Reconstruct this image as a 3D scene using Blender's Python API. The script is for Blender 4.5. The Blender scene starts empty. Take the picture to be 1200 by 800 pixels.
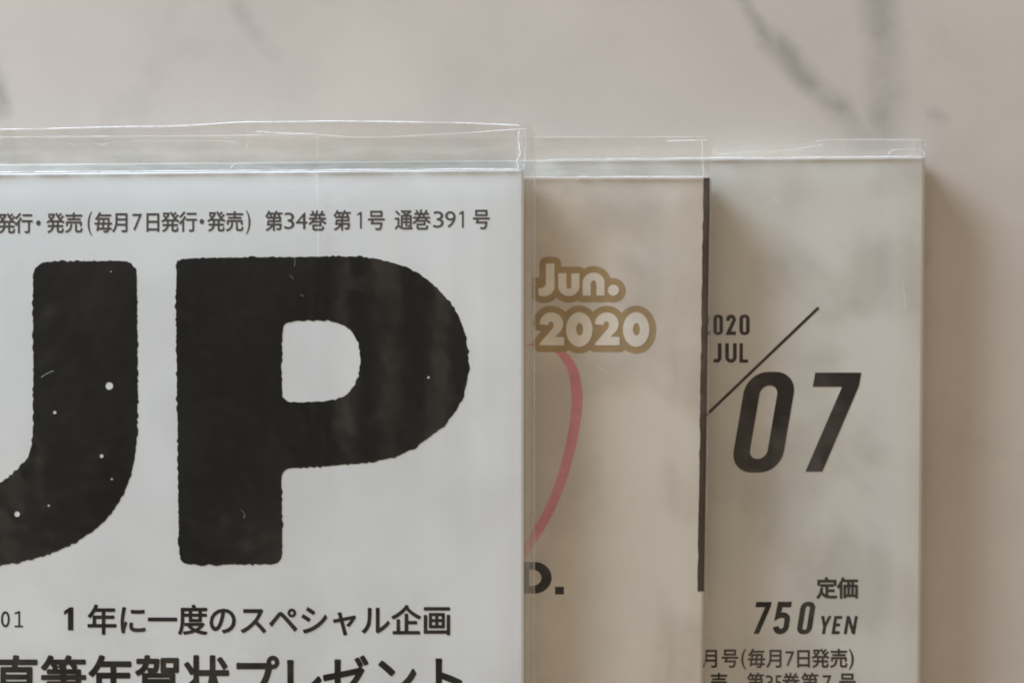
import bpy, bmesh, math, random
import numpy as np
from mathutils import Vector

S = bpy.context.scene
COL = S.collection
random.seed(7)
MM = 0.001

# ------------------------------------------------------------------ heights of the layers (m)
Z1T, Z2T, Z3T = 8.9*MM, 5.9*MM, 2.9*MM        # cover tops of the three magazines
THICK = 2.55*MM
CAM_Z = Z1T + 0.30
K1 = 0.130/1200                                   # metres per photo pixel on the top magazine

def P(px, py, z=0.0):
    k = K1*(CAM_Z - z)/(CAM_Z - Z1T)
    return Vector(((px-600)*k, (400-py)*k, z))
def K(z): return K1*(CAM_Z - z)/(CAM_Z - Z1T)

# ------------------------------------------------------------------ camera
cd = bpy.data.cameras.new('camera'); cam = bpy.data.objects.new('camera', cd); COL.objects.link(cam)
cam.location = (0, 0, CAM_Z); cam.rotation_euler = (0, 0, 0)
cd.sensor_width = 36; cd.lens = 36*0.30/0.130
cd.clip_start = 0.01; cd.clip_end = 50
cd.dof.use_dof = True; cd.dof.focus_distance = 0.2965; cd.dof.aperture_fstop = 26
S.camera = cam
S.cycles.filter_width = 1.9

# ------------------------------------------------------------------ world: a dim warm room, lighter and cooler towards the window
W = bpy.data.worlds.new('World'); S.world = W; W.use_nodes = True
nt = W.node_tree; nt.nodes.clear(); N = nt.nodes.new; L = nt.links.new
wo = N('ShaderNodeOutputWorld'); bg = N('ShaderNodeBackground'); L(bg.outputs[0], wo.inputs[0])
tc = N('ShaderNodeTexCoord')
dt = N('ShaderNodeVectorMath'); dt.operation = 'DOT_PRODUCT'; L(tc.outputs['Generated'], dt.inputs[0])
dt.inputs[1].default_value = Vector((-0.62, 0.78, 0.0)).normalized()
mr = N('ShaderNodeMapRange'); mr.inputs[1].default_value = -1; mr.inputs[2].default_value = 1; L(dt.outputs['Value'], mr.inputs[0])
rp = N('ShaderNodeValToRGB'); L(mr.outputs[0], rp.inputs[0])
e = rp.color_ramp.elements
e[0].position = 0.10; e[0].color = (0.75, 0.59, 0.42, 1)
e[1].position = 0.95; e[1].color = (0.83, 0.71, 0.55, 1)
m = e.new(0.52); m.color = (0.79, 0.645, 0.48, 1)
sx = N('ShaderNodeVectorMath'); sx.operation = 'DOT_PRODUCT'; L(tc.outputs['Generated'], sx.inputs[0])
sx.inputs[1].default_value = Vector((-0.122, 0.0, 0.9925)).normalized()      # dark patch overhead added for the unseen phone and hand, a little left
rz = N('ShaderNodeValToRGB'); L(sx.outputs['Value'], rz.inputs[0])          # room walls and ceiling, falling to the added dark patch overhead
e = rz.color_ramp.elements
e[0].position = 0.0; e[0].color = (.62, .62, .62, 1)
e[1].position = 1.0; e[1].color = (.05, .05, .05, 1)
for p_, v_ in ((.45, .74), (.75, .66), (.935, .64), (.978, .48), (.993, .10)):
    m = e.new(p_); c_ = 1 if p_ > .6 else 0; m.color = (v_*(1-.02*c_), v_, v_*(1+.05*c_), 1)
nz = N('ShaderNodeTexNoise'); nz.inputs['Scale'].default_value = 7.0; nz.inputs['Detail'].default_value = 2
L(tc.outputs['Generated'], nz.inputs['Vector'])
mr2 = N('ShaderNodeMapRange'); mr2.inputs[1].default_value = .3; mr2.inputs[2].default_value = .7
mr2.inputs[3].default_value = .40; mr2.inputs[4].default_value = 1.60
L(nz.outputs['Fac'], mr2.inputs[0])
ms0 = N('ShaderNodeVectorMath'); ms0.operation = 'MULTIPLY'; L(rp.outputs[0], ms0.inputs[0]); L(rz.outputs[0], ms0.inputs[1])
ms = N('ShaderNodeVectorMath'); ms.operation = 'SCALE'
L(ms0.outputs[0], ms.inputs[0]); L(mr2.outputs[0], ms.inputs['Scale'])
L(ms.outputs[0], bg.inputs['Color']); bg.inputs['Strength'].default_value = 0.85

# ------------------------------------------------------------------ the window light, from the upper left
ld = bpy.data.lights.new('window_light', 'AREA'); lo = bpy.data.objects.new('window_light', ld); COL.objects.link(lo)
ld.shape = 'RECTANGLE'; ld.size = 0.30; ld.size_y = 0.115; ld.energy = 8.9; ld.color = (0.72, 0.86, 1.0)
lo.location = (-0.365, 0.45, 0.102)
lo.rotation_euler = (Vector((0.0, -0.02, 0)) - lo.location).to_track_quat('-Z', 'Y').to_euler()

S.view_settings.view_transform = 'Standard'; S.view_settings.look = 'None'
S.view_settings.exposure = 0.07; S.view_settings.gamma = 1.0

# ================================================================== materials
class Mat:
    def __init__(s, name):
        s.m = bpy.data.materials.new(name); s.m.use_nodes = True
        s.t = s.m.node_tree; s.b = s.t.nodes['Principled BSDF']; s.out = s.t.nodes['Material Output']
    def n(s, typ, **kw):
        q = s.t.nodes.new(typ)
        for k, v in kw.items():
            if hasattr(q, k): setattr(q, k, v)
        return q
    def l(s, a, b): s.t.links.new(a, b)
    def math(s, op, a, b=None, clamp=False):
        q = s.t.nodes.new('ShaderNodeMath'); q.operation = op; q.use_clamp = clamp
        for i, v in enumerate((a, b)):
            if v is None: continue
            if isinstance(v, (int, float)): q.inputs[i].default_value = v
            else: s.l(v, q.inputs[i])
        return q.outputs[0]
    def vec(s, op, a, b=None):
        q = s.t.nodes.new('ShaderNodeVectorMath'); q.operation = op
        for i, v in enumerate((a, b)):
            if v is None: continue
            if hasattr(v, 'default_value') or hasattr(v, 'is_output'): s.l(v, q.inputs[i])
            else: q.inputs[i].default_value = v
        return q.outputs['Value'] if op in ('DOT_PRODUCT', 'LENGTH') else q.outputs[0]
    def noise(s, co, scale, detail=3, rough=.5):
        q = s.t.nodes.new('ShaderNodeTexNoise'); q.inputs['Scale'].default_value = scale
        q.inputs['Detail'].default_value = detail; q.inputs['Roughness'].default_value = rough
        s.l(co, q.inputs['Vector']); return q
    def rng(s, v, a, b, c=0., d=1., smooth=False):
        q = s.t.nodes.new('ShaderNodeMapRange')
        if smooth: q.interpolation_type = 'SMOOTHSTEP'
        for i, x in enumerate((a, b, c, d)): q.inputs[i+1].default_value = x
        s.l(v, q.inputs[0]); return q.outputs[0]
    def mix(s, f, a, b):
        q = s.t.nodes.new('ShaderNodeMix'); q.data_type = 'RGBA'
        if isinstance(f, (int, float)): q.inputs[0].default_value = f
        else: s.l(f, q.inputs[0])
        for i, v in ((6, a), (7, b)):
            if isinstance(v, tuple): q.inputs[i].default_value = v
            else: s.l(v, q.inputs[i])
        return q.outputs[2]
    def bump(s, h, strength, dist):
        q = s.t.nodes.new('ShaderNodeBump'); q.inputs['Strength'].default_value = strength
        q.inputs['Distance'].default_value = dist; s.l(h, q.inputs['Height'])
        s.l(q.outputs[0], s.b.inputs['Normal']); return q.outputs[0]

def rgb(r, g, b): return (r, g, b, 1)

def paper(name, c, rough=.45, var=.04, spec=.4):
    M = Mat(name); co = M.n('ShaderNodeTexCoord').outputs['Object']
    n1 = M.noise(co, 35, 3).outputs['Fac']
    n2 = M.noise(co, 2500, 2).outputs['Fac']
    d = tuple(x*(1-var) for x in c) + (1,); l = tuple(min(.95, x*(1+var)) for x in c) + (1,)
    M.l(M.mix(M.rng(n1, .3, .7), d, l), M.b.inputs['Base Color'])
    M.l(M.rng(n1, .3, .7, rough-.06, rough+.08), M.b.inputs['Roughness'])
    M.b.inputs['Specular IOR Level'].default_value = spec
    M.bump(M.math('ADD', M.math('MULTIPLY', M.noise(co, 60, 2).outputs['Fac'], 6.0), n2), .15, .00006)
    return M.m

def ink(name, c, rough=.42, var=.18, spec=.35):
    M = Mat(name); co = M.n('ShaderNodeTexCoord').outputs['Object']
    n = M.noise(co, 700, 4).outputs['Fac']
    d = tuple(x*(1-var) for x in c) + (1,); l = tuple(min(1, x*(1+var)) for x in c) + (1,)
    M.l(M.mix(M.rng(n, .3, .7), d, l), M.b.inputs['Base Color'])
    M.b.inputs['Roughness'].default_value = rough
    M.b.inputs['Specular IOR Level'].default_value = spec
    return M.m

def pages_mat():
    M = Mat('page edges'); co = M.n('ShaderNodeTexCoord').outputs['Object']
    w = M.n('ShaderNodeTexWave', wave_type='BANDS', bands_direction='Z')
    w.inputs['Scale'].default_value = 1700; w.inputs['Distortion'].default_value = 2.5
    M.l(co, w.inputs['Vector'])
    M.l(M.mix(w.outputs['Fac'], rgb(.50, .47, .42), rgb(.74, .71, .66)), M.b.inputs['Base Color'])
    M.b.inputs['Roughness'].default_value = .8
    return M.m

def film_mat(name, haze=.05, seed=0.0, rough=.07, refl=1.0, wet=.65):
    """thin clear polypropylene: mostly see-through, a fresnel gloss on both faces, faint milky scatter and scuffs"""
    M = Mat(name); t = M.t; t.nodes.remove(M.b)
    co = M.vec('ADD', M.n('ShaderNodeTexCoord').outputs['Object'], (seed, seed*.7, 0))
    tr = M.n('ShaderNodeBsdfTransparent'); tr.inputs[0].default_value = (.986, .980, .970, 1)
    gl = M.n('ShaderNodeBsdfGlossy'); gl.inputs['Roughness'].default_value = rough
    df = M.n('ShaderNodeBsdfDiffuse'); df.inputs['Color'].default_value = (.92, .92, .93, 1)
    tl = M.n('ShaderNodeBsdfTranslucent'); tl.inputs['Color'].default_value = (.92, .92, .93, 1)
    sc = M.n('ShaderNodeMixShader'); sc.inputs[0].default_value = .35
    M.l(df.outputs[0], sc.inputs[1]); M.l(tl.outputs[0], sc.inputs[2])
    lw = M.n('ShaderNodeLayerWeight'); lw.inputs['Blend'].default_value = .5
    f5 = M.math('POWER', lw.outputs['Facing'], 5.0)
    fr = M.math('ADD', M.math('MULTIPLY', f5, .35), .075*refl)
    # where the film lies wet against the paper it hardly reflects
    fr = M.math('MULTIPLY', fr, M.rng(M.noise(M.vec('ADD', co, (.4, .9, 0)), 85, 3, .55).outputs['Fac'], .40, .60, 1-wet, 1+wet, True), True)
    # scuffs: thin curled scratches and cloudy contact patches
    n1 = M.noise(co, 55, 3).outputs['Fac']; n2 = M.noise(co, 380, 4, .6).outputs['Fac']
    vo = M.n('ShaderNodeTexVoronoi', feature='DISTANCE_TO_EDGE'); vo.inputs['Scale'].default_value = 230
    M.l(M.vec('ADD', co, M.vec('SCALE', M.noise(co, 300, 3).outputs['Color'])), vo.inputs['Vector'])
    scr = M.math('MULTIPLY', M.rng(vo.outputs['Distance'], .0, .035, 1, 0), M.rng(M.noise(co, 170, 2).outputs['Fac'], .64, .72))
    sheen = M.n('ShaderNodeAttribute', attribute_name='wear').outputs['Fac']  # painted edge haze, stands for highlights along the folds
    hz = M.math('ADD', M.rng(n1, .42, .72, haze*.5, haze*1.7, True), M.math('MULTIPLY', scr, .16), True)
    hz = M.math('ADD', hz, M.math('MULTIPLY', sheen, M.rng(n2, .3, .7, .75, 1.25)), True)
    bp = M.n('ShaderNodeBump'); bp.inputs['Strength'].default_value = .5; bp.inputs['Distance'].default_value = .0009
    M.l(M.math('ADD', M.math('ADD', n1, M.math('MULTIPLY', M.noise(co, 140, 2).outputs['Fac'], .38)), M.math('MULTIPLY', n2, .035)), bp.inputs['Height'])
    M.l(bp.outputs[0], gl.inputs['Normal'])
    a = M.n('ShaderNodeMixShader'); M.l(hz, a.inputs[0]); M.l(tr.outputs[0], a.inputs[1]); M.l(sc.outputs[0], a.inputs[2])
    b = M.n('ShaderNodeMixShader'); M.l(fr, b.inputs[0]); M.l(a.outputs[0], b.inputs[1]); M.l(gl.outputs[0], b.inputs[2])
    M.l(b.outputs[0], M.out.inputs['Surface'])
    return M.m

def rim_mat(name, opac):
    """cut or folded edge of the film, milky where stressed and whitened for the light folds catch"""
    M = Mat(name); t = M.t
    co = M.n('ShaderNodeTexCoord').outputs['Object']
    tr = M.n('ShaderNodeBsdfTransparent')
    M.b.inputs['Base Color'].default_value = (.95, .95, .96, 1); M.b.inputs['Roughness'].default_value = .22
    M.b.inputs['Specular IOR Level'].default_value = .9
    f = M.rng(M.noise(co, 260, 3, .65).outputs['Fac'], .36, .62, opac*.25, opac)
    a = M.n('ShaderNodeMixShader'); M.l(f, a.inputs[0]); M.l(tr.outputs[0], a.inputs[1]); M.l(M.b.outputs[0], a.inputs[2])
    M.l(a.outputs[0], M.out.inputs['Surface'])
    return M.m

def marble_mat():
    M = Mat('pale veined marble'); co = M.n('ShaderNodeTexCoord').outputs['Object']
    nd = M.noise(co, 95, 5, .62)
    nd2 = M.noise(co, 22, 3)
    off = M.vec('ADD', M.vec('SCALE', M.vec('SUBTRACT', nd.outputs['Color'], (.5, .5, .5))),
                M.vec('SCALE', M.vec('SUBTRACT', nd2.outputs['Color'], (.5, .5, .5))))
    for q in M.t.nodes:
        if q.type == 'VECT_MATH' and q.operation == 'SCALE': q.inputs['Scale'].default_value = .0034
    p = M.vec('ADD', co, off); p = M.vec('MULTIPLY', p, (1, 1, 0))
    def seg(a, b, wpx, s):
        A = P(*a); B = P(*b); ba = B-A
        v = M.vec('SUBTRACT', p, tuple(A))
        h = M.math('DIVIDE', M.vec('DOT_PRODUCT', v, tuple(ba)), ba.length_squared, True)
        q = M.t.nodes.new('ShaderNodeVectorMath'); q.operation = 'SCALE'; q.inputs[0].default_value = tuple(ba)
        M.l(h, q.inputs['Scale'])
        d = M.vec('LENGTH', M.vec('SUBTRACT', v, q.outputs[0]))
        return M.rng(d, 0, wpx*1.35*K(0), s*.8, 0, True)
    segs = [((862,-40),(872,5),13,.55), ((872,5),(902,48),12,.62), ((902,48),(950,93),18,.60), ((950,93),(985,125),16,.62),
            ((985,125),(1012,160),20,.45), ((1012,160),(1075,300),18,.35), ((862,-40),(800,-300),18,.5),
            ((1022,-60),(1036,40),30,.50), ((1036,40),(1042,110),27,.58), ((1042,110),(1038,175),30,.46), ((1022,-60),(1000,-420),22,.4),
            ((-4,92),(8,130),13,.75), ((-4,92),(-70,-60),12,.6), ((8,130),(20,200),9,.2),
            ((276,10),(303,46),13,.26), ((303,46),(322,70),12,.14), ((1096,135),(1103,140),9,.30),
            ((899,46),(905,53),8,.8), ((950,92),(960,99),9,.6),
            ((1500,-300),(1700,300),20,.5), ((1700,300),(1650,1200),16,.5), ((-500,-300),(-900,500),20,.5),
            ((1400,900),(900,1900),18,.4)]
    f = None
    for sg in segs:
        x = seg(*sg); f = x if f is None else M.math('MAXIMUM', f, x)
    f = M.math('MULTIPLY', f, M.rng(M.noise(co, 150, 4, .6).outputs['Fac'], .32, .62, .35, 1.1), True)
    c1 = M.mix(M.rng(M.noise(co, 32, 5, .6).outputs['Fac'], .3, .7), rgb(.532, .486, .452), rgb(.615, .565, .522))
    c1 = M.mix(M.rng(M.noise(M.vec('ADD', co, (3, 1, 0)), 26, 3).outputs['Fac'], .52, .75, 0, .45, True), c1, rgb(.68, .63, .55))
    c1 = M.mix(M.rng(M.noise(M.vec('ADD', co, (7, 5, 0)), 900, 2).outputs['Fac'], .35, .7, 0, .10), c1, rgb(.55, .51, .48))
    vo = M.n('ShaderNodeTexVoronoi', feature='DISTANCE_TO_EDGE'); vo.inputs['Scale'].default_value = 26
    M.l(M.vec('ADD', p, M.vec('SCALE', M.noise(co, 40, 5, .6).outputs['Color'])), vo.inputs['Vector'])
    for q in M.t.nodes:
        if q.type == 'VECT_MATH' and q.operation == 'SCALE' and q.inputs['Scale'].default_value == 1.0 and not q.inputs['Scale'].is_linked: q.inputs['Scale'].default_value = .03
    fine = M.math('MULTIPLY', M.rng(vo.outputs['Distance'], 0, .07, 1, 0, True), M.rng(M.noise(co, 18, 2).outputs['Fac'], .48, .66, 0, .09))
    f = M.math('MAXIMUM', f, fine)
    M.l(M.mix(f, c1, rgb(.185, .190, .170)), M.b.inputs['Base Color'])
    M.b.inputs['Roughness'].default_value = .38
    M.b.inputs['Specular IOR Level'].default_value = .35
    return M.m

WHITE1 = paper('cool white coated paper', (.80, .85, .895))
CREAM2 = paper('cream coated paper', (.665, .628, .575))
GREY3  = paper('pale grey coated paper', (.645, .645, .625))
PAGES = pages_mat()
BLACK = ink('black ink', (.0125, .0125, .012), spec=.2)
DARK  = ink('dark grey ink', (.085, .080, .088))
TEXTK = ink('text black ink', (.010, .009, .0095))
PURP  = ink('dark plum ink', (.020, .0145, .0155))
GOLD  = ink('matte gold ink', (.43, .315, .178), var=.08)
PALE  = ink('pale cream ink', (.83, .79, .72), var=.03)
PINK  = ink('dusty pink ink', (.74, .32, .37), var=.08)
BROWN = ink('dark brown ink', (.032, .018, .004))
SPECK = ink('bare paper specks', (.72, .75, .76), var=.03)
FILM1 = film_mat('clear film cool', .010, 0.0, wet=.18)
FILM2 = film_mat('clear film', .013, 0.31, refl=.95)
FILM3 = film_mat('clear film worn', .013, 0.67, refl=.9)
RIM = rim_mat('film edge', .80)
RIMS = rim_mat('film crease', .38)
MARBLE = marble_mat()

# ================================================================== builders
def link(name, me, mat, parent=None, origin=None):
    """vertices arrive in world metres; the object sits on its parent (or on origin)"""
    o = bpy.data.objects.new(name, me); COL.objects.link(o)
    root = parent
    off = Vector((0, 0, 0))
    while root is not None:
        off += root.location; root = root.parent
    if parent is None and origin is not None: off = Vector(origin); o.location = off
    if off.length: me.transform(__import__('mathutils').Matrix.Translation(-off))
    if parent is not None: o.parent = parent
    if mat is not None:
        for mm in (mat if isinstance(mat, (list, tuple)) else [mat]): me.materials.append(mm)
    return o

def mesh(name, vs, fs, mat, parent=None, smooth=False, origin=None):
    me = bpy.data.meshes.new(name); me.from_pydata([tuple(v) for v in vs], [], fs); me.update()
    if smooth:
        for p in me.polygons: p.use_smooth = True
    return link(name, me, mat, parent, origin)

def empty(name, loc, label, cat, group):
    o = bpy.data.objects.new(name, None); COL.objects.link(o); o.location = loc
    o.empty_display_size = .01
    o['label'] = label; o['category'] = cat; o['group'] = group
    return o

def loops_mesh(loops):
    """filled flat mesh from outline loops given in photo pixels (inner loops are holes)"""
    c = bpy.data.curves.new('o', 'CURVE'); c.dimensions = '2D'; c.fill_mode = 'BOTH'
    for lp in loops:
        s = c.splines.new('POLY'); s.points.add(len(lp)-1)
        for p, (x, y) in zip(s.points, lp): p.co = (x/100, -y/100, 0, 1)
        s.use_cyclic_u = True
    o = bpy.data.objects.new('o', c); COL.objects.link(o)
    me = bpy.data.meshes.new_from_object(o.evaluated_get(bpy.context.evaluated_depsgraph_get()))
    bpy.data.objects.remove(o); bpy.data.curves.remove(c)
    return [(v.co.x*100, -v.co.y*100) for v in me.vertices], [tuple(p.vertices) for p in me.polygons]

GL = {}
def glyph(ch, off=0.0):
    if (ch, off) in GL: return GL[ch, off]
    c = bpy.data.curves.new('g', 'FONT'); c.body = ch; c.size = 1; c.offset = off
    c.resolution_u = 4
    o = bpy.data.objects.new('g', c); COL.objects.link(o)
    me = bpy.data.meshes.new_from_object(o.evaluated_get(bpy.context.evaluated_depsgraph_get()))
    bpy.data.objects.remove(o); bpy.data.curves.remove(c)
    GL[ch, off] = ([(v.co.x, v.co.y) for v in me.vertices], [tuple(p.vertices) for p in me.polygons])
    return GL[ch, off]

class Ink:
    """one line of printed lettering, gathered in photo pixels on the plane z"""
    def __init__(s): s.v = []; s.f = []; s.mi = []; s.z = []
    def add(s, vs, fs, mi=0, dz=0.0):
        b = len(s.v); s.v += vs; s.z += [dz]*len(vs)
        for f in fs: s.f.append(tuple(i+b for i in f)); s.mi.append(mi)
    def shape(s, *loops, mi=0): s.add(*loops_mesh(loops), mi)
    def cjk(s, ch, x0, x1, y0, y1, off=0.0):
        """fits the glyph's full em square: x0..x1, y0..y1"""
        v, f = glyph(ch)
        s.bold([(x0+(x1-x0)*x, y1-(y1-y0)*(y+.12)) for x, y in v], f, off*(y1-y0))
    def bold(s, v, f, w):
        """heavier weight: the glyph again, shifted round by w pixels, each copy a hair higher"""
        s.add(v, f)
        if w <= 0: return
        n = 10 if w > .6 else 6
        for i in range(n):
            a = 2*math.pi*(i+.5)/n
            s.add([(x+w*math.cos(a), y+w*math.sin(a)) for x, y in v], f, dz=(i+1)*6e-7)
    def run(s, text, xs, y0, y1, off=0.0, wide=None):
        for i, ch in enumerate(text):
            x = xs[i]; w = wide or (y1-y0)
            s.cjk(ch, x-w/2, x+w/2, y0, y1, off)
    def fit(s, ch, x0, x1, y0, y1, off=0.0, sh=0.0):
        v, f = glyph(ch)
        X = [a for a, _ in v]; Y = [b for _, b in v]; a, b, c, d = min(X), max(X), min(Y), max(Y)
        w = off*(y1-y0); x0 += w; x1 -= w; y0 += w; y1 -= w
        s.bold([(x0+(x1-x0)*(x-a)/(b-a) + sh*(y-(c+d)/2)/(d-c)*(y1-y0), y1-(y1-y0)*(y-c)/(d-c)) for x, y in v], f, w)
    def build(s, name, mat, z, parent):
        me = bpy.data.meshes.new(name); me.from_pydata([tuple(P(x, y, z+d)) for (x, y), d in zip(s.v, s.z)], [], s.f)
        mats = mat if isinstance(mat, (list, tuple)) else [mat]
        for p, k in zip(me.polygons, s.mi): p.material_index = k
        o = link(name, me, list(mats), parent)
        bm = bmesh.new(); bm.from_mesh(me); bmesh.ops.recalc_face_normals(bm, faces=bm.faces)
        for f in bm.faces:
            if f.normal.z < 0: f.normal_flip()
        bm.to_mesh(me); bm.free()
        return o

# ---- outline helpers in pixels
def arc(cx, cy, rx, ry, a0, a1, n=12):
    return [(cx+rx*math.cos(math.radians(a0+(a1-a0)*i/n)), cy-ry*math.sin(math.radians(a0+(a1-a0)*i/n))) for i in range(n+1)]
def rrect(x0, y0, x1, y1, r, n=8):
    r = min(r, (x1-x0)/2, (y1-y0)/2)
    return (arc(x1-r, y0+r, r, r, 90, 0, n)+arc(x1-r, y1-r, r, r, 0, -90, n) +
            arc(x0+r, y1-r, r, r, -90, -180, n)+arc(x0+r, y0+r, r, r, 180, 90, n))
def shear(lp, k, yb): return [(x+k*(yb-y), y) for x, y in lp]
def stroke(pts, w):
    """thick polyline with mitred corners and flat ends (w: one width, or one per point)"""
    ws = w if isinstance(w, (list, tuple)) else [w]*len(pts)
    Lf, Rt = [], []
    for i, (x, y) in enumerate(pts):
        d0 = Vector((x-pts[i-1][0], y-pts[i-1][1])).normalized() if i else None
        d1 = Vector((pts[i+1][0]-x, pts[i+1][1]-y)).normalized() if i < len(pts)-1 else None
        d0 = d0 or d1; d1 = d1 or d0
        n0 = Vector((-d0.y, d0.x)); n1 = Vector((-d1.y, d1.x)); n = (n0+n1).normalized()
        k = ws[i]/2/max(.45, n.dot(n0))
        Lf.append((x+n.x*k, y+n.y*k)); Rt.append((x-n.x*k, y-n.y*k))
    return Lf + Rt[::-1]
def rough(lp, amp, step=2.0, seed=1, sgn=1):
    """resample an outline and fray it like worn letterpress"""
    r = random.Random(seed); out = []
    for i, a in enumerate(lp):
        b = lp[(i+1) % len(lp)]; d = math.hypot(b[0]-a[0], b[1]-a[1]); n = max(1, int(d/step))
        for k in range(n): out.append((a[0]+(b[0]-a[0])*k/n, a[1]+(b[1]-a[1])*k/n))
    m = len(out); res = []
    bumps = []; i = 0                                     # scallops of uneven length, notched where they meet
    while i < m:
        n = r.choice((2, 3, 3, 4, 5, 6, 8)); h = r.uniform(.05, 1.1)
        for k in range(n): bumps.append(h*math.sin(math.pi*(k+.25)/(n-.5 if n > 1 else 1))-.45 + r.uniform(-.15, .15))
        i += n
    for i, (x, y) in enumerate(out):
        a = out[i-1]; b = out[(i+1) % m]; tx, ty = b[0]-a[0], b[1]-a[1]; q = math.hypot(tx, ty) or 1
        k = amp*bumps[i]
        res.append((x+ty/q*k*sgn, y-tx/q*k*sgn))
    return res

# ================================================================== the marble
TS = .45
bm = bmesh.new()
bmesh.ops.create_cube(bm, size=1)
for v in bm.verts: v.co = Vector((v.co.x*2*TS, v.co.y*2*TS, (v.co.z-.5)*.02))
bmesh.ops.bevel(bm, geom=[e_ for e_ in bm.edges], offset=.0015, segments=2, affect='EDGES')
me = bpy.data.meshes.new('tabletop'); bm.to_mesh(me); bm.free()
tt = link('tabletop', me, MARBLE)
tt['kind'] = 'structure'; tt['label'] = 'pale pinkish marble surface with grey veins'; tt['category'] = 'tabletop'

# ================================================================== magazines
W_PX, H_PX = 1910, 2700
class Mag:
    """a perfect-bound magazine: spine on the right, page block inside a wrapped cover"""
    def __init__(s, zt, tr, down, across, label, paper_mat, r=.0011):
        s.zt = zt; s.zb = zt-THICK; s.tr = tr; s.down = down; s.across = across
        base = P(tr[0]-W_PX/2, tr[1]+H_PX/2, zt); base.z = s.zb
        s.root = empty('magazine', base, label, 'magazine', 'stacked magazines in clear sleeves')
        s.k = K(zt); s.r = r
        n = 7; prof = []                                          # (u metres left of the spine, z)
        th = .00028; zt_, zb_ = zt, s.zb
        outer = [(W_PX*s.k, zt_)] + [(u*s.k, zt_) for u in (900, 300, 100, 40)]
        outer += [(r-r*math.sin(a), zt_-r+r*math.cos(a)) for a in [i*math.pi/2/n for i in range(n+1)]]
        outer += [(r-r*math.sin(a), zb_+r+r*math.cos(a)) for a in [math.pi/2+i*math.pi/2/n for i in range(n+1)]]
        outer += [(100*s.k, zb_), (W_PX*s.k, zb_)]
        s.outer = outer
        ri = r-th
        inner = [(W_PX*s.k, zt_-th)] + [(u*s.k, zt_-th) for u in (900, 300, 100, 40)]
        inner += [(r-ri*math.sin(a), zt_-r+ri*math.cos(a)) for a in [i*math.pi/2/n for i in range(n+1)]]
        inner += [(r-ri*math.sin(a), zb_+r+ri*math.cos(a)) for a in [math.pi/2+i*math.pi/2/n for i in range(n+1)]]
        inner += [(100*s.k, zb_+th), (W_PX*s.k, zb_+th)]
        vr = [0, .6, 2.2] + list(range(40, H_PX, 120)) + [H_PX]
        vs, fs = [], []; m = len(outer)
        for j, v in enumerate(vr):
            d = .00007 if j == 0 else (.00002 if j == 1 else 0)      # softened cut edge
            for prf, sg in ((outer, 1), (inner, -1)):
                for (u, z) in prf:
                    dz = -d*sg if z > (zt_+zb_)/2 else d*sg
                    vs.append(s.pt(u, v, z+(dz if sg == 1 else 0)))
        for j in range(len(vr)-1):
            a = j*2*m; b = a+2*m
            for i in range(m-1):
                fs.append((a+i, b+i, b+i+1, a+i+1)); fs.append((a+m+i, a+m+i+1, b+m+i+1, b+m+i))
            fs.append((a, a+m, b+m, b)); fs.append((a+m-1, b+m-1, b+2*m-1, a+2*m-1))
        for a in (0, (len(vr)-1)*2*m):
            for i in range(m-1): fs.append((a+i, a+i+1, a+m+i+1, a+m+i))
        s.cover = mesh('cover', vs, fs, paper_mat, s.root, smooth=False)
        me = s.cover.data
        bm = bmesh.new(); bm.from_mesh(me); bmesh.ops.recalc_face_normals(bm, faces=bm.faces)
        for f in bm.faces: f.smooth = len(f.verts) == 4 and abs(f.normal.y) < .5
        bm.to_mesh(me); bm.free()
        # pages
        u0, u1, v0, v1, z0, z1 = th*1.1, (W_PX-4)*s.k, 2, H_PX-2, s.zb+th*1.05, zt-th*1.05
        c = [s.pt(u, v, z) for z in (z0, z1) for (u, v) in ((u0+r*.3, v0), (u1, v0), (u1, v1), (u0+r*.3, v1))]
        mesh('page_block', c, [(0, 1, 2, 3), (7, 6, 5, 4), (0, 4, 5, 1), (1, 5, 6, 2), (2, 6, 7, 3), (3, 7, 4, 0)], PAGES, s.root)
    def pt(s, u, v, z):
        p = P(s.tr[0] + s.down*v/1.0 - u/s.k, s.tr[1] + v + s.across*u/s.k, s.zt)
        return Vector((p.x, p.y, z))
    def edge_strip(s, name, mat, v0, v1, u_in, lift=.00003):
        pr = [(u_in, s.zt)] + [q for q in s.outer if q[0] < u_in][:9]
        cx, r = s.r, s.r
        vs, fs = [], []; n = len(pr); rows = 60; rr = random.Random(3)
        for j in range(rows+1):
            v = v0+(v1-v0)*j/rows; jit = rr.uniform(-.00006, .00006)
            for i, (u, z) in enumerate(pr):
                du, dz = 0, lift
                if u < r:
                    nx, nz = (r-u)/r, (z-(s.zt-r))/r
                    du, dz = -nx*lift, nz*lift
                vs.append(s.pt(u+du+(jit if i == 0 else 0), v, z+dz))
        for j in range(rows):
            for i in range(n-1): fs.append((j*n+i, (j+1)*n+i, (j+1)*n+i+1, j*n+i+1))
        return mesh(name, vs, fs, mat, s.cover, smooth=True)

M1 = Mag(Z1T, (614, 198.5), 0/600, .0085, 'leftmost, topmost white magazine with the huge black UP lettering', WHITE1, r=.00040)
M2 = Mag(Z2T, (832, 207.5), -8.5/600, -.0005, 'middle cream magazine marked Jun. 2020 with a brown bar along its spine edge', CREAM2, r=.00040)
M3 = Mag(Z3T, (1084, 184), -5.5/600, .0080, 'rightmost, lowest pale grey magazine marked 07 and 750 YEN', GREY3, r=.00045)
zi1, zi2, zi3 = Z1T+.00002, Z2T+.00002, Z3T+.00002

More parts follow.
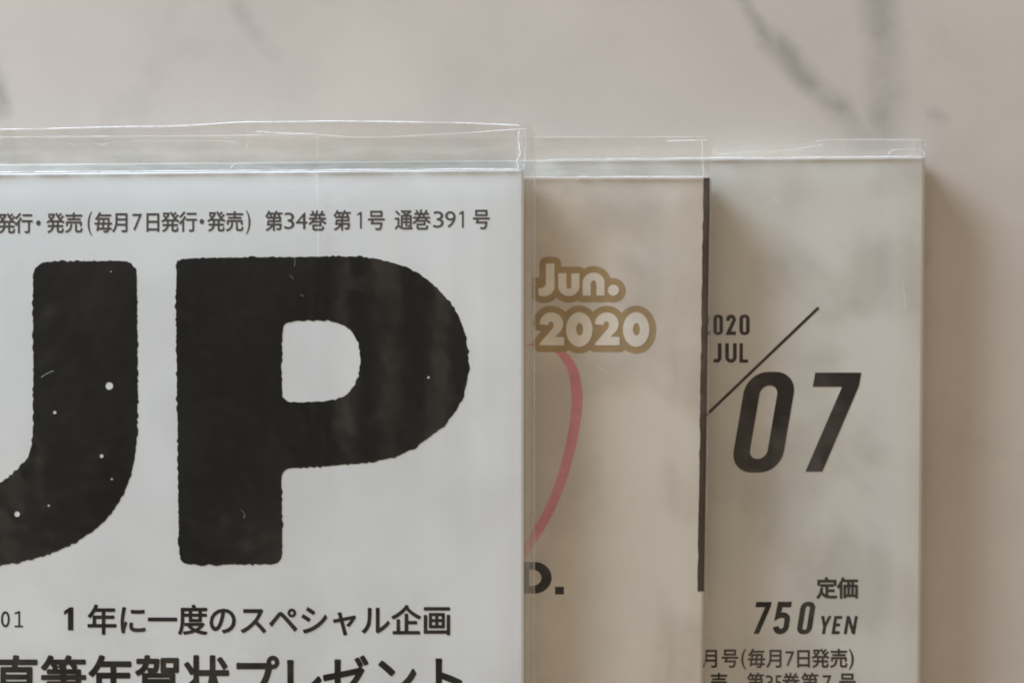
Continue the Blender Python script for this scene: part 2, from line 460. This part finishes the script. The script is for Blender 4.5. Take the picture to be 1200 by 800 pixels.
# ------------------------------------------------------------------ magazine 1 print
T = Ink()
half = [(161.5, 420), (162, 470), (160.5, 515), (158.5, 535), (154.5, 555), (149, 570), (141, 586), (132, 599.5), (122, 611), (112, 620), (96, 631), (80, 640), (62, 647.5), (44, 653.5), (25, 658.5), (0, 663), (-25, 666), (-50, 667)]
inner = [(-50, 574), (-25, 571.5), (0, 565), (12, 557), (24, 546), (32, 535), (36.5, 522), (38.5, 500), (38.5, 470)]
mir = lambda q: [(-100-x, y) for x, y in reversed(q)]
U = (arc(56, 324, 18, 18, 180, 90, 5) + arc(143, 324, 18, 19, 90, 0, 5) + half + mir(half)[1:] + mir(arc(143, 324, 18, 19, 90, 0, 5)) +
     mir(arc(56, 324, 18, 18, 180, 90, 5)) + mir(inner) + inner[1:])
holes = [arc(x, y, r, r, 0, 360, 9)[:-1] for x, y, r in ((128, 452, 4.6), (64, 483, 2.1), (119, 534, 2.4), (20, 602, 3.4), (131, 561, 1.3), (57, 592, 1.3), (130, 318, .9))]
T.shape(rough(U, 1.9, seed=4), *holes)
def curve(pts, n=4):
    """closed smooth outline through points"""
    m = len(pts); out = []
    for i in range(m):
        p0, p1, p2, p3 = pts[i-1], pts[i], pts[(i+1) % m], pts[(i+2) % m]
        for k in range(n):
            t = k/n
            out.append(tuple(.5*(2*b+(c-a)*t+(2*a-5*b+4*c-d)*t*t+(3*b-a-3*c+d)*t**3) for a, b, c, d in zip(p0, p1, p2, p3)))
    return out
Pp = curve([(206, 316), (209, 306), (218, 302.5), (252, 301.5), (290, 301), (350, 300.5), (415, 300), (450, 305), (472, 311), (492, 321), (508, 333), (521, 346), (532, 360), (540, 375), (547, 399), (549.5, 430),
     (546, 454), (536, 479), (520, 499), (500, 515), (480, 528), (460, 536.5), (435, 541.5), (410, 544), (375, 547), (345, 548.5), (333, 552), (330.5, 560), (331, 600), (331.5, 640), (330, 655), (321, 661),
     (300, 661), (240, 661.5), (216, 660), (210.5, 650), (209, 620), (207.5, 500), (206, 400)])
Pc = curve([(331, 388), (338, 377.5), (372, 375.5), (394, 377.5), (410, 386), (418, 398), (422, 415), (421.5, 432), (417, 447), (410, 458), (397, 466.5), (377, 470), (346, 471.5), (333, 467), (330, 452), (330.5, 420)])
T.shape(rough(Pp, 1.9, seed=9), rough(Pc, 1.6, seed=12), arc(502, 442, 1.5, 1.5, 0, 360, 8)[:-1])
T.build('title_lettering', BLACK, zi1, M1.cover)

T = Ink()
y0, y1 = 248.5, 274.5
def tilt(x): return -.0098*(x-0)*.9
def rline(txt, xs, w=22, off=.006):
    for ch, x in zip(txt, xs):
        dy = tilt(x); T.cjk(ch, x-w/2, x+w/2, y0+dy+.6, y1+dy-.2, off+.010)
rline('発行・発売', (8, 28, 45, 65, 86.5))
rline('毎', (121,)); rline('月', (142,)); rline('日', (179,)); rline('発行・発売', (199.5, 220.5, 236.5, 253.5, 275))
rline('第巻第', (321, 372, 401)); rline('号通巻号', (441, 473, 494, 564))
def lat(ch, x0, x1, a, b, off=0.0): dy = tilt((x0+x1)/2); T.fit(ch, x0, x1, a+dy, b+dy, off)
lat('(', 102.5, 108, 249, 277); lat(')', 288, 293.5, 249, 277)
for ch, a, b in (('7', 155, 166.5), ('3', 333, 345), ('4', 346.5, 360), ('1', 419.5, 424.5), ('3', 507.5, 520), ('9', 521.5, 534), ('1', 539, 544)):
    if ch == '1':
        dy = tilt(a); T.shape([(x+a-1.2, y+dy) for x, y in ((0, 256.4), (0, 254.9), (3.6, 252), (5.6, 252), (5.6, 271.5), (3.5, 271.5), (3.5, 254.7))])
    else: lat(ch, a, b, 252, 271.5)
T.build('issue_line', DARK, zi1, M1.cover)

T = Ink()
T.fit('0', 1, 11.5, 715.5, 734.5, .008)
T.shape([(17, 719.2), (17, 717.4), (21.6, 715.5), (23.6, 715.5), (23.6, 732.4), (27, 732.4), (27, 734.4), (17, 734.4), (17, 732.4), (21.4, 732.4), (21.4, 718.2)])
T.shape([(-30, 715), (-28, 715), (-28, 734), (-30, 734)])
T.build('date_lettering', TEXTK, zi1, M1.cover)

T = Ink()
T.shape([(79.5, 738), (79.5, 717.5), (75, 720), (75, 715.5), (81.5, 711), (86, 711), (86, 738)])
for ch, x in zip('年に一度のスペシャル企画', (119.5, 155.5, 190.3, 226, 261, 297, 332, 368, 403.5, 440, 476, 512)):
    yy = .0017*(x-119)
    T.cjk(ch, x-18, x+18, 707+yy, 744+yy, .022)
T.build('tagline_lettering', TEXTK, zi1, M1.cover)

T = Ink()
for ch, x in zip('直筆年賀状プレゼント', (19, 74.5, 130, 185.5, 242, 299, 353, 405, 463, 521)):
    T.cjk(ch, x-28, x+28, 766, 825, .024)
T.build('headline_lettering', TEXTK, zi1, M1.cover)

# ------------------------------------------------------------------ magazine 2 print
X, Y = np.meshgrid(np.arange(600, 790, .5), np.arange(285, 430, .5))
def box(x0, y0, x1, y1):
    dx = np.abs(X-(x0+x1)/2)-(x1-x0)/2; dy = np.abs(Y-(y0+y1)/2)-(y1-y0)/2
    return np.hypot(np.maximum(dx, 0), np.maximum(dy, 0))+np.minimum(np.maximum(dx, dy), 0)
def ell(cx, cy, rx, ry):
    k = np.hypot((X-cx)/rx, (Y-cy)/ry); g = np.hypot((X-cx)/rx**2, (Y-cy)/ry**2)+1e-9
    return k*(k-1)/g
def half(x0, y0, x1, y1):
    d = math.hypot(x1-x0, y1-y0); return ((X-x0)*(y1-y0)-(Y-y0)*(x1-x0))/d
mn = np.minimum; mx = np.maximum
def poly_sd(lp):
    d = np.full(X.shape, 1e9); ins = np.zeros(X.shape, bool)
    for (x0, y0), (x1, y1) in zip(lp, lp[1:]+lp[:1]):
        ex, ey = x1-x0, y1-y0; q = ex*ex+ey*ey
        if q < 1e-9: continue
        t = np.clip(((X-x0)*ex+(Y-y0)*ey)/q, 0, 1)
        d = np.minimum(d, np.hypot(X-x0-t*ex, Y-y0-t*ey))
        if y0 != y1: ins ^= ((Y < y0) != (Y < y1)) & (X < x0+(Y-y0)*ex/ey)
    return np.where(ins, -d, d)
def two(x):
    q = [(0, 379.5)] + arc(13.6, 379.6, 13.6, 13.4, 180, -32, 14)[1:] + [(17.5, 395), (28.3, 395), (28.3, 404.2), (0, 404.2), (0, 402.5), (15.2, 385)]
    q += arc(13.2, 380.6, 3.4, 4.4, -40, 180, 8)
    return poly_sd([(x+a, b) for a, b in q])
def zero(x): return mx(ell(x+15, 386, 15.2, 20), -ell(x+15.4, 385.7, 4.3, 7.6))
jj = mn(box(640, 309, 649.5, 338), mx(mx(ell(637.5, 335.5, 12, 11.3), -ell(632, 332, 8.2, 6.0)), 333-Y))
jj = mx(jj, 631-X)
uu = mn(mn(box(654.5, 320.5, 663.5, 336), box(669.8, 320.5, 678.8, 336)), mx(mx(ell(666.6, 335, 12.2, 11.6), -ell(666.6, 334.5, 3.2, 4.2)), 334-Y))
nn = mn(mn(box(683, 331, 692, 346), box(699.2, 331, 708.2, 346)), mx(mx(ell(695.6, 331.5, 12.6, 11.8), -ell(695.6, 333, 3.6, 4.8)), Y-333))
dot = ell(718.8, 340, 6.2, 6.2)
letters = mn(mn(jj, uu), mn(nn, dot))
digits = mn(mn(two(632.5), zero(663.8)), mn(two(697.5), zero(730.5)))
alll = mn(letters, digits)

def contours(F, lev=0.0):
    """marching squares: closed loops in pixels where F crosses lev"""
    G = F-lev; h, w = G.shape; nxt = {}
    def ed(i, j, k):      # point ids on grid edges: k=0 horizontal edge, k=1 vertical edge
        return (i, j, k)
    ins = G < 0
    cells = np.argwhere(~((ins[:-1, :-1] == ins[:-1, 1:]) & (ins[:-1, :-1] == ins[1:, :-1]) & (ins[:-1, :-1] == ins[1:, 1:])))
    for i, j in cells:
        a, b, c, d = ins[i, j], ins[i, j+1], ins[i+1, j+1], ins[i+1, j]
        t, r, bt, l = ed(i, j, 0), ed(i, j+1, 1), ed(i+1, j, 0), ed(i, j, 1)
        code = a*8+b*4+c*2+d
        tab = {8: [(l, t)], 4: [(t, r)], 2: [(r, bt)], 1: [(bt, l)], 12: [(l, r)], 6: [(t, bt)], 3: [(r, l)], 9: [(bt, t)],
               7: [(t, l)], 11: [(r, t)], 13: [(bt, r)], 14: [(l, bt)], 10: [(l, t), (r, bt)], 5: [(t, r), (bt, l)]}
        for p, q in tab.get(int(code), []): nxt[p] = q
    def pos(e_):
        i, j, k = e_
        if k == 0:
            u = G[i, j]/(G[i, j]-G[i, j+1]); return (X[i, j]+u*.5, Y[i, j])
        u = G[i, j]/(G[i, j]-G[i+1, j]); return (X[i, j], Y[i, j]+u*.5)
    out = []
    while nxt:
        s0 = next(iter(nxt)); lp = []; q = s0
        while q in nxt:
            lp.append(pos(q)); q = nxt.pop(q)
        if len(lp) > 14: out.append(lp[::2])
    return out
T = Ink(); T.shape(*contours(mn(mn(jj, uu), mn(nn, dot)), 8.2)); T.shape(*[l for l in contours(digits, 8.2)])
# the two gold outlines touch: one contour instead
T = Ink(); T.shape(*contours(alll, 8.0)); T.build('date_outline', GOLD, zi2, M2.cover)
T = Ink(); T.shape(*contours(alll, 0.3)); T.build('date_lettering', PALE, zi2+.00003, M2.cover)
T = Ink()
cp = [(590, 408), (612, 405), (632, 403.5), (648, 407), (661, 417), (671, 433), (675.5, 455), (676, 475), (673, 500), (668, 525), (658.5, 560), (647, 590), (633, 617), (618, 641), (600, 670)]
cw = [3, 3, 4, 6, 9.5, 11.5, 13, 13, 12.5, 12, 11.8, 11.5, 11, 10.5, 10]
# smooth the curve
def smooth(pts, ws, n=5):
    out, wo_ = [], []
    for i in range(len(pts)-1):
        p0 = pts[max(i-1, 0)]; p1 = pts[i]; p2 = pts[i+1]; p3 = pts[min(i+2, len(pts)-1)]
        for k in range(n):
            t = k/n
            out.append(tuple(.5*(2*b+(c-a)*t+(2*a-5*b+4*c-d)*t*t+(3*b-a-3*c+d)*t**3) for a, b, c, d in zip(p0, p1, p2, p3)))
            wo_.append(ws[i]*(1-t)+ws[i+1]*t)
    return out+[pts[-1]], wo_+[ws[-1]]
cp, cw = smooth(cp, cw)
T.shape(stroke(cp, cw)); T.build('pink_flourish', PINK, zi2-.000012, M2.cover)
T = Ink()
T.shape([(603, 658), (627, 658)] + arc(627, 676.5, 19.5, 18.5, 90, -90, 16) + [(603, 695)],
        [(620, 667)] + arc(624, 676.5, 10.5, 9.5, 90, -90, 12) + [(620, 686)])
T.shape([(650.5, 687), (660.8, 687), (660.8, 696), (650.5, 696)])
T.shape([(570, 658), (596, 658), (596, 666), (581, 666), (581, 672), (594, 672), (594, 680), (581, 680), (581, 687), (596, 687), (596, 695), (570, 695)])
T.build('word_lettering', TEXTK, zi2, M2.cover)
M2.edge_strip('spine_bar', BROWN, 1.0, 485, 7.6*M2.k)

# ------------------------------------------------------------------ magazine 3 print
def din0(T, x0, x1, y0, y1, w, sh=0.0):
    yb = (y0+y1)/2; R = (x1-x0)*.44
    T.shape(shear(rrect(x0, y0, x1, y1, R), sh, yb), shear(rrect(x0+w, y0+w*.82, x1-w, y1-w*.82, max(1., R-w*.75)), sh, yb))
def din2(T, x0, x1, y0, y1, w, sh=0):
    cx = (x0+x1)/2; rx = (x1-x0-w)/2; yb = (y0+y1)/2
    T.shape(shear(stroke([(x0+w/2, y0+7.5)] + arc(cx, y0+w/2+rx, rx, rx, 180, -20, 10) + [(x0+w*.55, y1-w*.5), (x1, y1-w*.5)], w), sh, yb))
T = Ink()
din2(T, 822.0, 832.3, 368.5, 392.5, 4.3)
din0(T, 836.0, 847.3, 368.5, 392.5, 4.3); din2(T, 851.0, 862.5, 368.5, 392.5, 4.3); din0(T, 866.5, 878.6, 368.5, 392.5, 4.3)
T.shape(stroke([(843.4, 402)] + [(843.4, 416)] + arc(840.0, 418.6, 3.4, 4.2, 0, -100, 6) + [(836.2, 422.0)], 4.3))
T.shape(stroke([(852.0, 402), (852.0, 416)] + arc(856.6, 418.2, 4.6, 4.7, 180, 360, 10) + [(861.2, 416), (861.2, 402)], 4.3))
T.shape([(866.6, 402), (870.6, 402), (870.6, 421), (876.6, 421), (876.6, 424.9), (866.6, 424.9)])
T.build('month_lettering', PURP, zi3, M3.cover)
T = Ink()
T.shape(stroke([(818, 495.5), (959.3, 360.3)], 3.4)); T.build('slash_mark', PURP, zi3, M3.cover)
T = Ink()
yb = 494.5
T.shape(shear(rrect(865.5, 435.5, 924.5, 553.5, 25), .17, yb), shear(rrect(884.6, 451.5, 905.2, 537.5, 10.3), .17, yb))
T.shape([(952.4, 453), (955.4, 436.4), (1009.3, 436.4), (1006.6, 452), (963.6, 552.3), (943.8, 552.3), (986.8, 453)])
T.build('number_lettering', PURP, zi3+.000006, M3.cover)
T = Ink()
for ch, x in zip('定価', (969, 993.5)): T.cjk(ch, x-12.6, x+12.6, 675.5, 701.5, .030)
T.shape([(885.2, 711), (886.3, 704.8), (904.3, 704.8), (903.4, 710), (889.3, 742.2), (883.0, 742.2), (896.6, 711)])
pts5 = [(925.0, 707.8), (911.8, 707.8), (911.3, 721.5)] + [(914, 720)] + arc(916.9, 725.5, 6.0, 5.4, 80, 0, 4) + arc(916.9, 733.6, 6.0, 5.8, 0, -180, 8)
T.shape(shear(stroke(pts5, 6.5), .16, 723.5))
din0(T, 936, 953.5, 704.5, 742.5, 6.3, .16)
yb = 732; q = .16
T.shape(shear([(960.4, 721.2), (964.4, 721.2), (966.6, 729), (969.0, 721.2), (973.0, 721.2), (968.5, 733.4), (968.5, 742.4), (964.8, 742.4), (964.8, 733.4)], q, yb))
T.shape(shear([(976, 721.2), (985.4, 721.2), (985.4, 724.7), (979.7, 724.7), (979.7, 729.9), (984.4, 729.9), (984.4, 733.3), (979.7, 733.3), (979.7, 738.9), (985.4, 738.9), (985.4, 742.4), (976, 742.4)], q, yb))
T.shape(shear([(990.4, 721.2), (994.2, 721.2), (1000.0, 734), (1000.0, 721.2), (1003.6, 721.2), (1003.6, 742.4), (1000.0, 742.4), (994.0, 729), (994.0, 742.4), (990.4, 742.4)], q, yb))
T.build('price_lettering', TEXTK, zi3, M3.cover)
T = Ink()
y0, y1 = 759, 782.5
for ch, x in zip('月号毎月日発売', (833, 855.5, 886.5, 908.5, 941.5, 961.5, 983)): T.cjk(ch, x-10.8, x+10.8, y0, y1, .020)
T.fit('(', 868.5, 874.5, 760, 784, .006); T.fit(')', 994.5, 1000.5, 760, 784, .006); T.fit('7', 920.5, 931, 762.5, 780, .006)
y0, y1 = 787, 811
for ch, x in zip('売第巻第号', (842.5, 885.5, 927, 949, 993)): T.cjk(ch, x-10.8, x+10.8, y0, y1, .020)
for ch, a, b in (('3', 897, 906), ('5', 908, 916.5), ('7', 964, 974.5)): T.fit(ch, a, b, 790.5, 808.5, .006)
T.build('issue_line', PURP, zi3, M3.cover)

# ================================================================== clear sleeves
def wave(x, y, seed):
    r = random.Random(seed); v = 0
    for k in range(7):
        fx = r.uniform(.004, .028); fy = r.uniform(.001, .007); ph = r.uniform(0, 6.3)
        v += math.sin(fx*x+fy*y+ph)*(.018/fx)**.5*.02
    for k in range(4):
        fx = r.uniform(.01, .05); fy = r.uniform(.01, .04); ph = r.uniform(0, 6.3)
        v += math.sin(fx*x-fy*y+ph)*.008
    return v
def sstep(t): t = max(0., min(1., t)); return t*t*(3-2*t)

class Sleeve:
    def __init__(s, M, top, right, zlow, film, label, seed, bulge, mid=.5, amp=1.0, wk=1.0):
        s.wk = wk
        s.bulge = bulge
        s.M = M; z = M.zt; s.top = top; s.right = right; s.zlow = zlow; s.zc = zlow+(z-zlow)*mid; s.zcy = zlow+(z-zlow)*.86; s.amp = amp; s.seed = seed
        base = M.root.location.copy(); base.z = zlow
        s.root = empty('plastic_sleeve', base, label, 'plastic sleeve', 'clear sleeves around the magazines')
        x0 = M.tr[0]-W_PX-14; y1 = M.tr[1]+H_PX+40
        # parameter grid: a across (0 = right seam), b down (0 = top edge)
        ax = [0, .08, .16, .25, .35, .45, .55, .65, .75, .85, .95, 1.05, 1.2, 1.4, 1.7, 2.0]
        xs = [('m', t) for t in ax] + [('p', t) for t in list(range(32, 660, 7))+list(range(700, W_PX, 80))+[W_PX+14]]
        bx = [0, .03, .07, .12, .18, .25, .33, .41, .5, .58, .66, .74, .82, .9, .97, 1.05, 1.15, 1.3]
        ys = [('m', t) for t in bx] + [('p', t) for t in list(range(20, 640, 9))+list(range(680, H_PX, 90))+[H_PX+40]]
        vs, fs = [], []; nx, ny = len(xs), len(ys)
        low = []; wear = []
        for kb, b in ys:
            for ka, a in xs:
                # pixel position on the magazine's own plane
                yy = None
                def xpos(y):
                    xr = s.right(y); xm = M.tr[0]+M.down*(y-M.tr[1])
                    return xr+(xm-xr)*a if ka == 'm' else xm-a
                x = xpos(M.tr[1]); 
                ym = M.tr[1]+M.across*(M.tr[0]-x)
                yt = s.top(x); y = yt+(ym-yt)*b if kb == 'm' else ym+b
                x = xpos(y)
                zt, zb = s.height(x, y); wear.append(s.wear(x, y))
                p = P(x, y, z); vs.append(Vector((p.x, p.y, zt))); low.append(Vector((p.x, p.y, zb)))
        for j in range(ny-1):
            for i in range(nx-1):
                k = j*nx+i
                fs.append((k, k+1, k+nx+1, k+nx))
        o = mesh('top_film', vs, fs, film, s.root, smooth=True)
        bm = bmesh.new(); bm.from_mesh(o.data)
        for f in bm.faces:
            if f.normal.z < 0: f.normal_flip()
        bm.to_mesh(o.data); bm.free()
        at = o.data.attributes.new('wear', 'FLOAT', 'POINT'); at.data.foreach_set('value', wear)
        # the lower sheet is coarser: it only shows beyond the cover
        mesh('bottom_film', low, fs, film, s.root, smooth=True)
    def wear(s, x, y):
        """milky haze painted for light caught along the spine fold and top rim"""
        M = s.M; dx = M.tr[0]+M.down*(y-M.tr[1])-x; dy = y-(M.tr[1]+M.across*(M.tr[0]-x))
        v = .13*math.exp(-((dx-5)/6.)**2) + (.15 if dx < -1 and dy > -1 else 0) + (.015 if dy < -1 else 0)  # seam strip whitened as well, to lighten its shade
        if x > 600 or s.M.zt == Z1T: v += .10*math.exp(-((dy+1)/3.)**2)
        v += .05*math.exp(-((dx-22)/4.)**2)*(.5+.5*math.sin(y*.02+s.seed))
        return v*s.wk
    def height(s, x, y):
        M = s.M; z = M.zt
        xm = M.tr[0]+M.down*(y-M.tr[1]); ym = M.tr[1]+M.across*(M.tr[0]-x)
        tx = (x-xm)/max(1., s.right(y)-xm); ty = (ym-y)/max(1., ym-s.top(x))
        lx = (M.tr[0]-W_PX-x)/14; ly = (y-(M.tr[1]+H_PX))/40
        t = max(0., tx, ty, lx, ly)
        if t <= 0:
            d = max(tx*(s.right(y)-xm), ty*(ym-s.top(x)))          # px inside the edge (negative)
            edge = sstep(-d/30)
            w = wave(x, y, s.seed)*MM*s.amp
            b = s.bulge(x, y)*(1.6 if s.wk == 1 else 2.4)*MM
            return z+.00009+edge*(.00010+max(-.00013, w)+b), s.zlow+.00004
        w = t**1.25 if ty < t else sstep(t*.9+.05)*.9+.1*t
        ripple = wave(x*1.6, y*2.2, s.seed+5)*MM*.8*s.amp*math.sin(math.pi*min(1, t)) if ty >= t else 0
        e = .00003*(1-min(1, t))+.00003
        q = min(1., max(0., tx)); zc = s.zcy+(s.zc-s.zcy)*sstep(q*1.1)
        return (z+.00009)*(1-w)+(zc+e)*w+ripple, s.zlow+.00004+(zc-e-s.zlow)*min(1, t)**1.5
    def line(s, name, pts, rad, mat, lift=.00006, parent=None, jag=0.0, n=3):
        """a fine fold or edge that follows the top film; points in pixels on the magazine's plane"""
        pts, rw = smooth(pts, [1.]*len(pts), 8) if len(pts) > 2 else ([(pts[0][0]+(pts[1][0]-pts[0][0])*i/24, pts[0][1]+(pts[1][1]-pts[0][1])*i/24) for i in range(25)], [1]*25)
        rr = random.Random(len(pts)+int(pts[0][0]))
        vs, fs = [], []; sides = 6; c = []
        for (x, y) in pts:
            x += rr.uniform(-jag, jag); y += rr.uniform(-jag, jag)*.5
            q = P(x, y, s.M.zt); zt, zb = s.height(x, y); c.append(Vector((q.x, q.y, zt+lift)))
        for i, p in enumerate(c):
            d = (c[min(i+1, len(c)-1)]-c[max(i-1, 0)]).normalized()
            a = d.cross(Vector((0, 0, 1))).normalized(); b = a.cross(d)
            r = rad*rr.uniform(.75, 1.15)*(.35 if i in (0, len(c)-1) else 1)
            for k in range(sides):
                t = 2*math.pi*k/sides; vs.append(p+a*math.cos(t)*r+b*math.sin(t)*r*.6)
        for i in range(len(c)-1):
            for k in range(sides):
                fs.append((i*sides+k, i*sides+(k+1) % sides, (i+1)*sides+(k+1) % sides, (i+1)*sides+k))
        fs.append(tuple(range(sides))[::-1]); fs.append(tuple((len(c)-1)*sides+k for k in range(sides)))
        return mesh(name, vs, fs, mat, s.root, smooth=True)

def interp(pts):
    def f(x):
        if x <= pts[0][0]: return pts[0][1]
        for (a, b), (c, d) in zip(pts, pts[1:]):
            if x <= c:
                t = sstep((x-a)/(c-a)); return b+(d-b)*t
        return pts[-1][1]
    return f

def g1(x, c, w): return math.exp(-((x-c)/w)**2)
def bulge1(x, y):
    f = sstep((760-y)/300)*sstep((y-190)/40)
    r = .30*g1(x, 425+.05*(y-300), 38) + .16*g1(x, 505-.04*(y-300), 24) + .10*g1(x, 552, 14) + .14*g1(x, 580+.02*y, 9) + .05*g1(x, 372, 5)
    return max(0, f*r + .22*g1(x, 250, 90)*g1(y, 640, 120) + .25*g1(x, 60, 80)*g1(y, 520, 140))
def bulge2(x, y):
    if x < 600: return 0
    return .20*g1(x, 655, 22)*g1(y, 240, 50) + .14*g1(x, 775, 20)*g1(y, 300, 120) + .16*g1(x, 720+.1*(y-500), 40)*g1(y, 560, 110) + .10*g1(x, 800, 12)*sstep((y-230)/60) + .15*g1(x, 735, 34)*g1(y, 740, 60)
def bulge3(x, y):
    if x < 820: return 0
    return .16*g1(x, 880, 26)*g1(y, 255, 40) + .20*g1(x, 960, 40)*g1(y, 300, 70) + .12*g1(x, 1045, 16)*sstep((y-200)/60) + .16*g1(x, 930+.1*(y-600), 36)*g1(y, 610, 60) + .08*g1(x, 905, 60)*g1(y, 205, 14)
top1 = interp([(-200, 152), (0, 151), (190, 147.5), (300, 142.5), (400, 141.5), (520, 143), (630, 147)])
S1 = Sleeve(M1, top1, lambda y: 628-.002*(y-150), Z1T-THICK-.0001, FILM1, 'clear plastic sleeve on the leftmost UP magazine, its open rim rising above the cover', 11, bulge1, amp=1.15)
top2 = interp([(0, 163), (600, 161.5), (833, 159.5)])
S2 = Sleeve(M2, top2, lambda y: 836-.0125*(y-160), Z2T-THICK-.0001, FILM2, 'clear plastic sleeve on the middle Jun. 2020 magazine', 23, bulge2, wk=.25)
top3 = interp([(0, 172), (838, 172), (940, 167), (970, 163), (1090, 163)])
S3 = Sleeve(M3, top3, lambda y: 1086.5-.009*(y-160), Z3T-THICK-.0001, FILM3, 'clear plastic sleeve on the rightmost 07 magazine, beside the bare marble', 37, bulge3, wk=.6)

R = .00008
S1.line('rim', [(x, top1(x)+.6) for x in range(-200, 631, 30)], R*1.25, RIM)
S1.line('side_seam', [(627, 147), (627, 175), (626.5, 240), (626.5, 330), (626.3, 520), (626, 700), (625.5, 900)], R*.8, RIMS)
S1.line('fold', [(-150, 162), (0, 160.5), (150, 159.5), (260, 158.8), (372, 157.3)], R*.8, RIMS)
S1.line('fold', [(368, 157.4), (430, 161), (520, 157), (580, 153.5), (624, 150.5)], R*.7, RIMS)
S1.line('fold', [(300, 154), (330, 156), (370, 157.2)], R*.9, RIM)
S1.line('fold', [(560, 155), (590, 152.5), (620, 150.8)], R*.9, RIM)
S1.line('fold', [(130, 166), (180, 165), (280, 165.4)], R*.5, RIMS)
S1.line('corner_fold', [(609, 153), (607.5, 165), (610, 178), (606.5, 188), (608, 199)], R*1.0, RIM, jag=.9)
S1.line('corner_fold', [(615.5, 153), (616, 170), (614.5, 199)], R*.7, RIMS, jag=.5)
S1.line('cover_fold', [(-200, 204.3), (100, 201.8), (400, 199.6), (613, 198.4)], R*1.5, RIM, lift=.00004)
S2.line('rim', [(625, 161), (680, 160.6), (760, 160.6), (834, 160)], R*.6, RIMS)
S2.line('fold', [(782, 165.5), (800, 164.8), (830, 164.2)], R*.9, RIM)
S2.line('corner_fold', [(823.5, 163), (823, 180), (824.5, 207)], R*1.0, RIMS)
S2.line('side_seam', [(834.4, 160), (834, 200), (832, 330), (829.5, 520), (826.5, 800), (825, 900)], R*.7, RIMS)
S2.line('cover_fold', [(560, 207.8), (700, 207.6), (830, 207.6)], R*1.35, RIM, lift=.00004)
S3.line('rim', [(955, 165), (975, 163.6), (1020, 163.5), (1084, 163.5)], R*.8, RIMS)
S3.line('fold', [(842, 181), (880, 178.5), (930, 175), (965, 169)], R*.6, RIMS)
S3.line('corner_fold', [(1041, 182), (1044, 177), (1060, 175), (1080, 176), (1083, 181)], R*.8, RIMS)
S3.line('side_seam', [(1086, 164), (1085.5, 200), (1083, 500), (1080, 800), (1079, 900)], R*.6, RIMS)
S3.line('cover_fold', [(640, 187.3), (800, 186.0), (950, 184.9), (1083, 183.9)], R*1.35, RIM, lift=.00004)

# scuffs and little creases in the film
SC = [[(262, 172), (266, 166), (274, 168), (281, 170)], [(288, 178), (290, 171), (291, 166)], [(270, 198), (276, 192), (284, 190)], [(160, 196), (164, 190), (167, 186)],
      [(78, 168), (84, 169), (88, 171)], [(40, 178), (43, 175)], [(112, 168), (120, 169.5), (126, 167.5)], [(345, 300), (346, 306), (345, 312)], [(340, 322), (344, 327)],
      [(352, 345), (356, 347)], [(282, 596), (287, 601), (286, 607)], [(49, 442), (55, 438), (64, 434)],
      [(305, 162), (322, 164), (338, 162)]]
for i, q in enumerate(SC):
    S1.line('scratch', q, R*(.55 if i < 7 else .24), RIMS, lift=.00005)
for q in ([(632, 700), (645, 706), (652, 704)], [(700, 430), (712, 436)], [(742, 174), (756, 172)]):
    S2.line('scratch', q, R*.34, RIMS, lift=.00005)
for q in ([(905, 232), (918, 238)], [(1058, 330), (1060, 360)]):
    S3.line('scratch', q, R*.34, RIMS, lift=.00005)
S1.line('crease', [(371.5, 158), (372.5, 185), (372, 215), (373, 262), (372.5, 300)], R*.4, RIMS, lift=.00004)
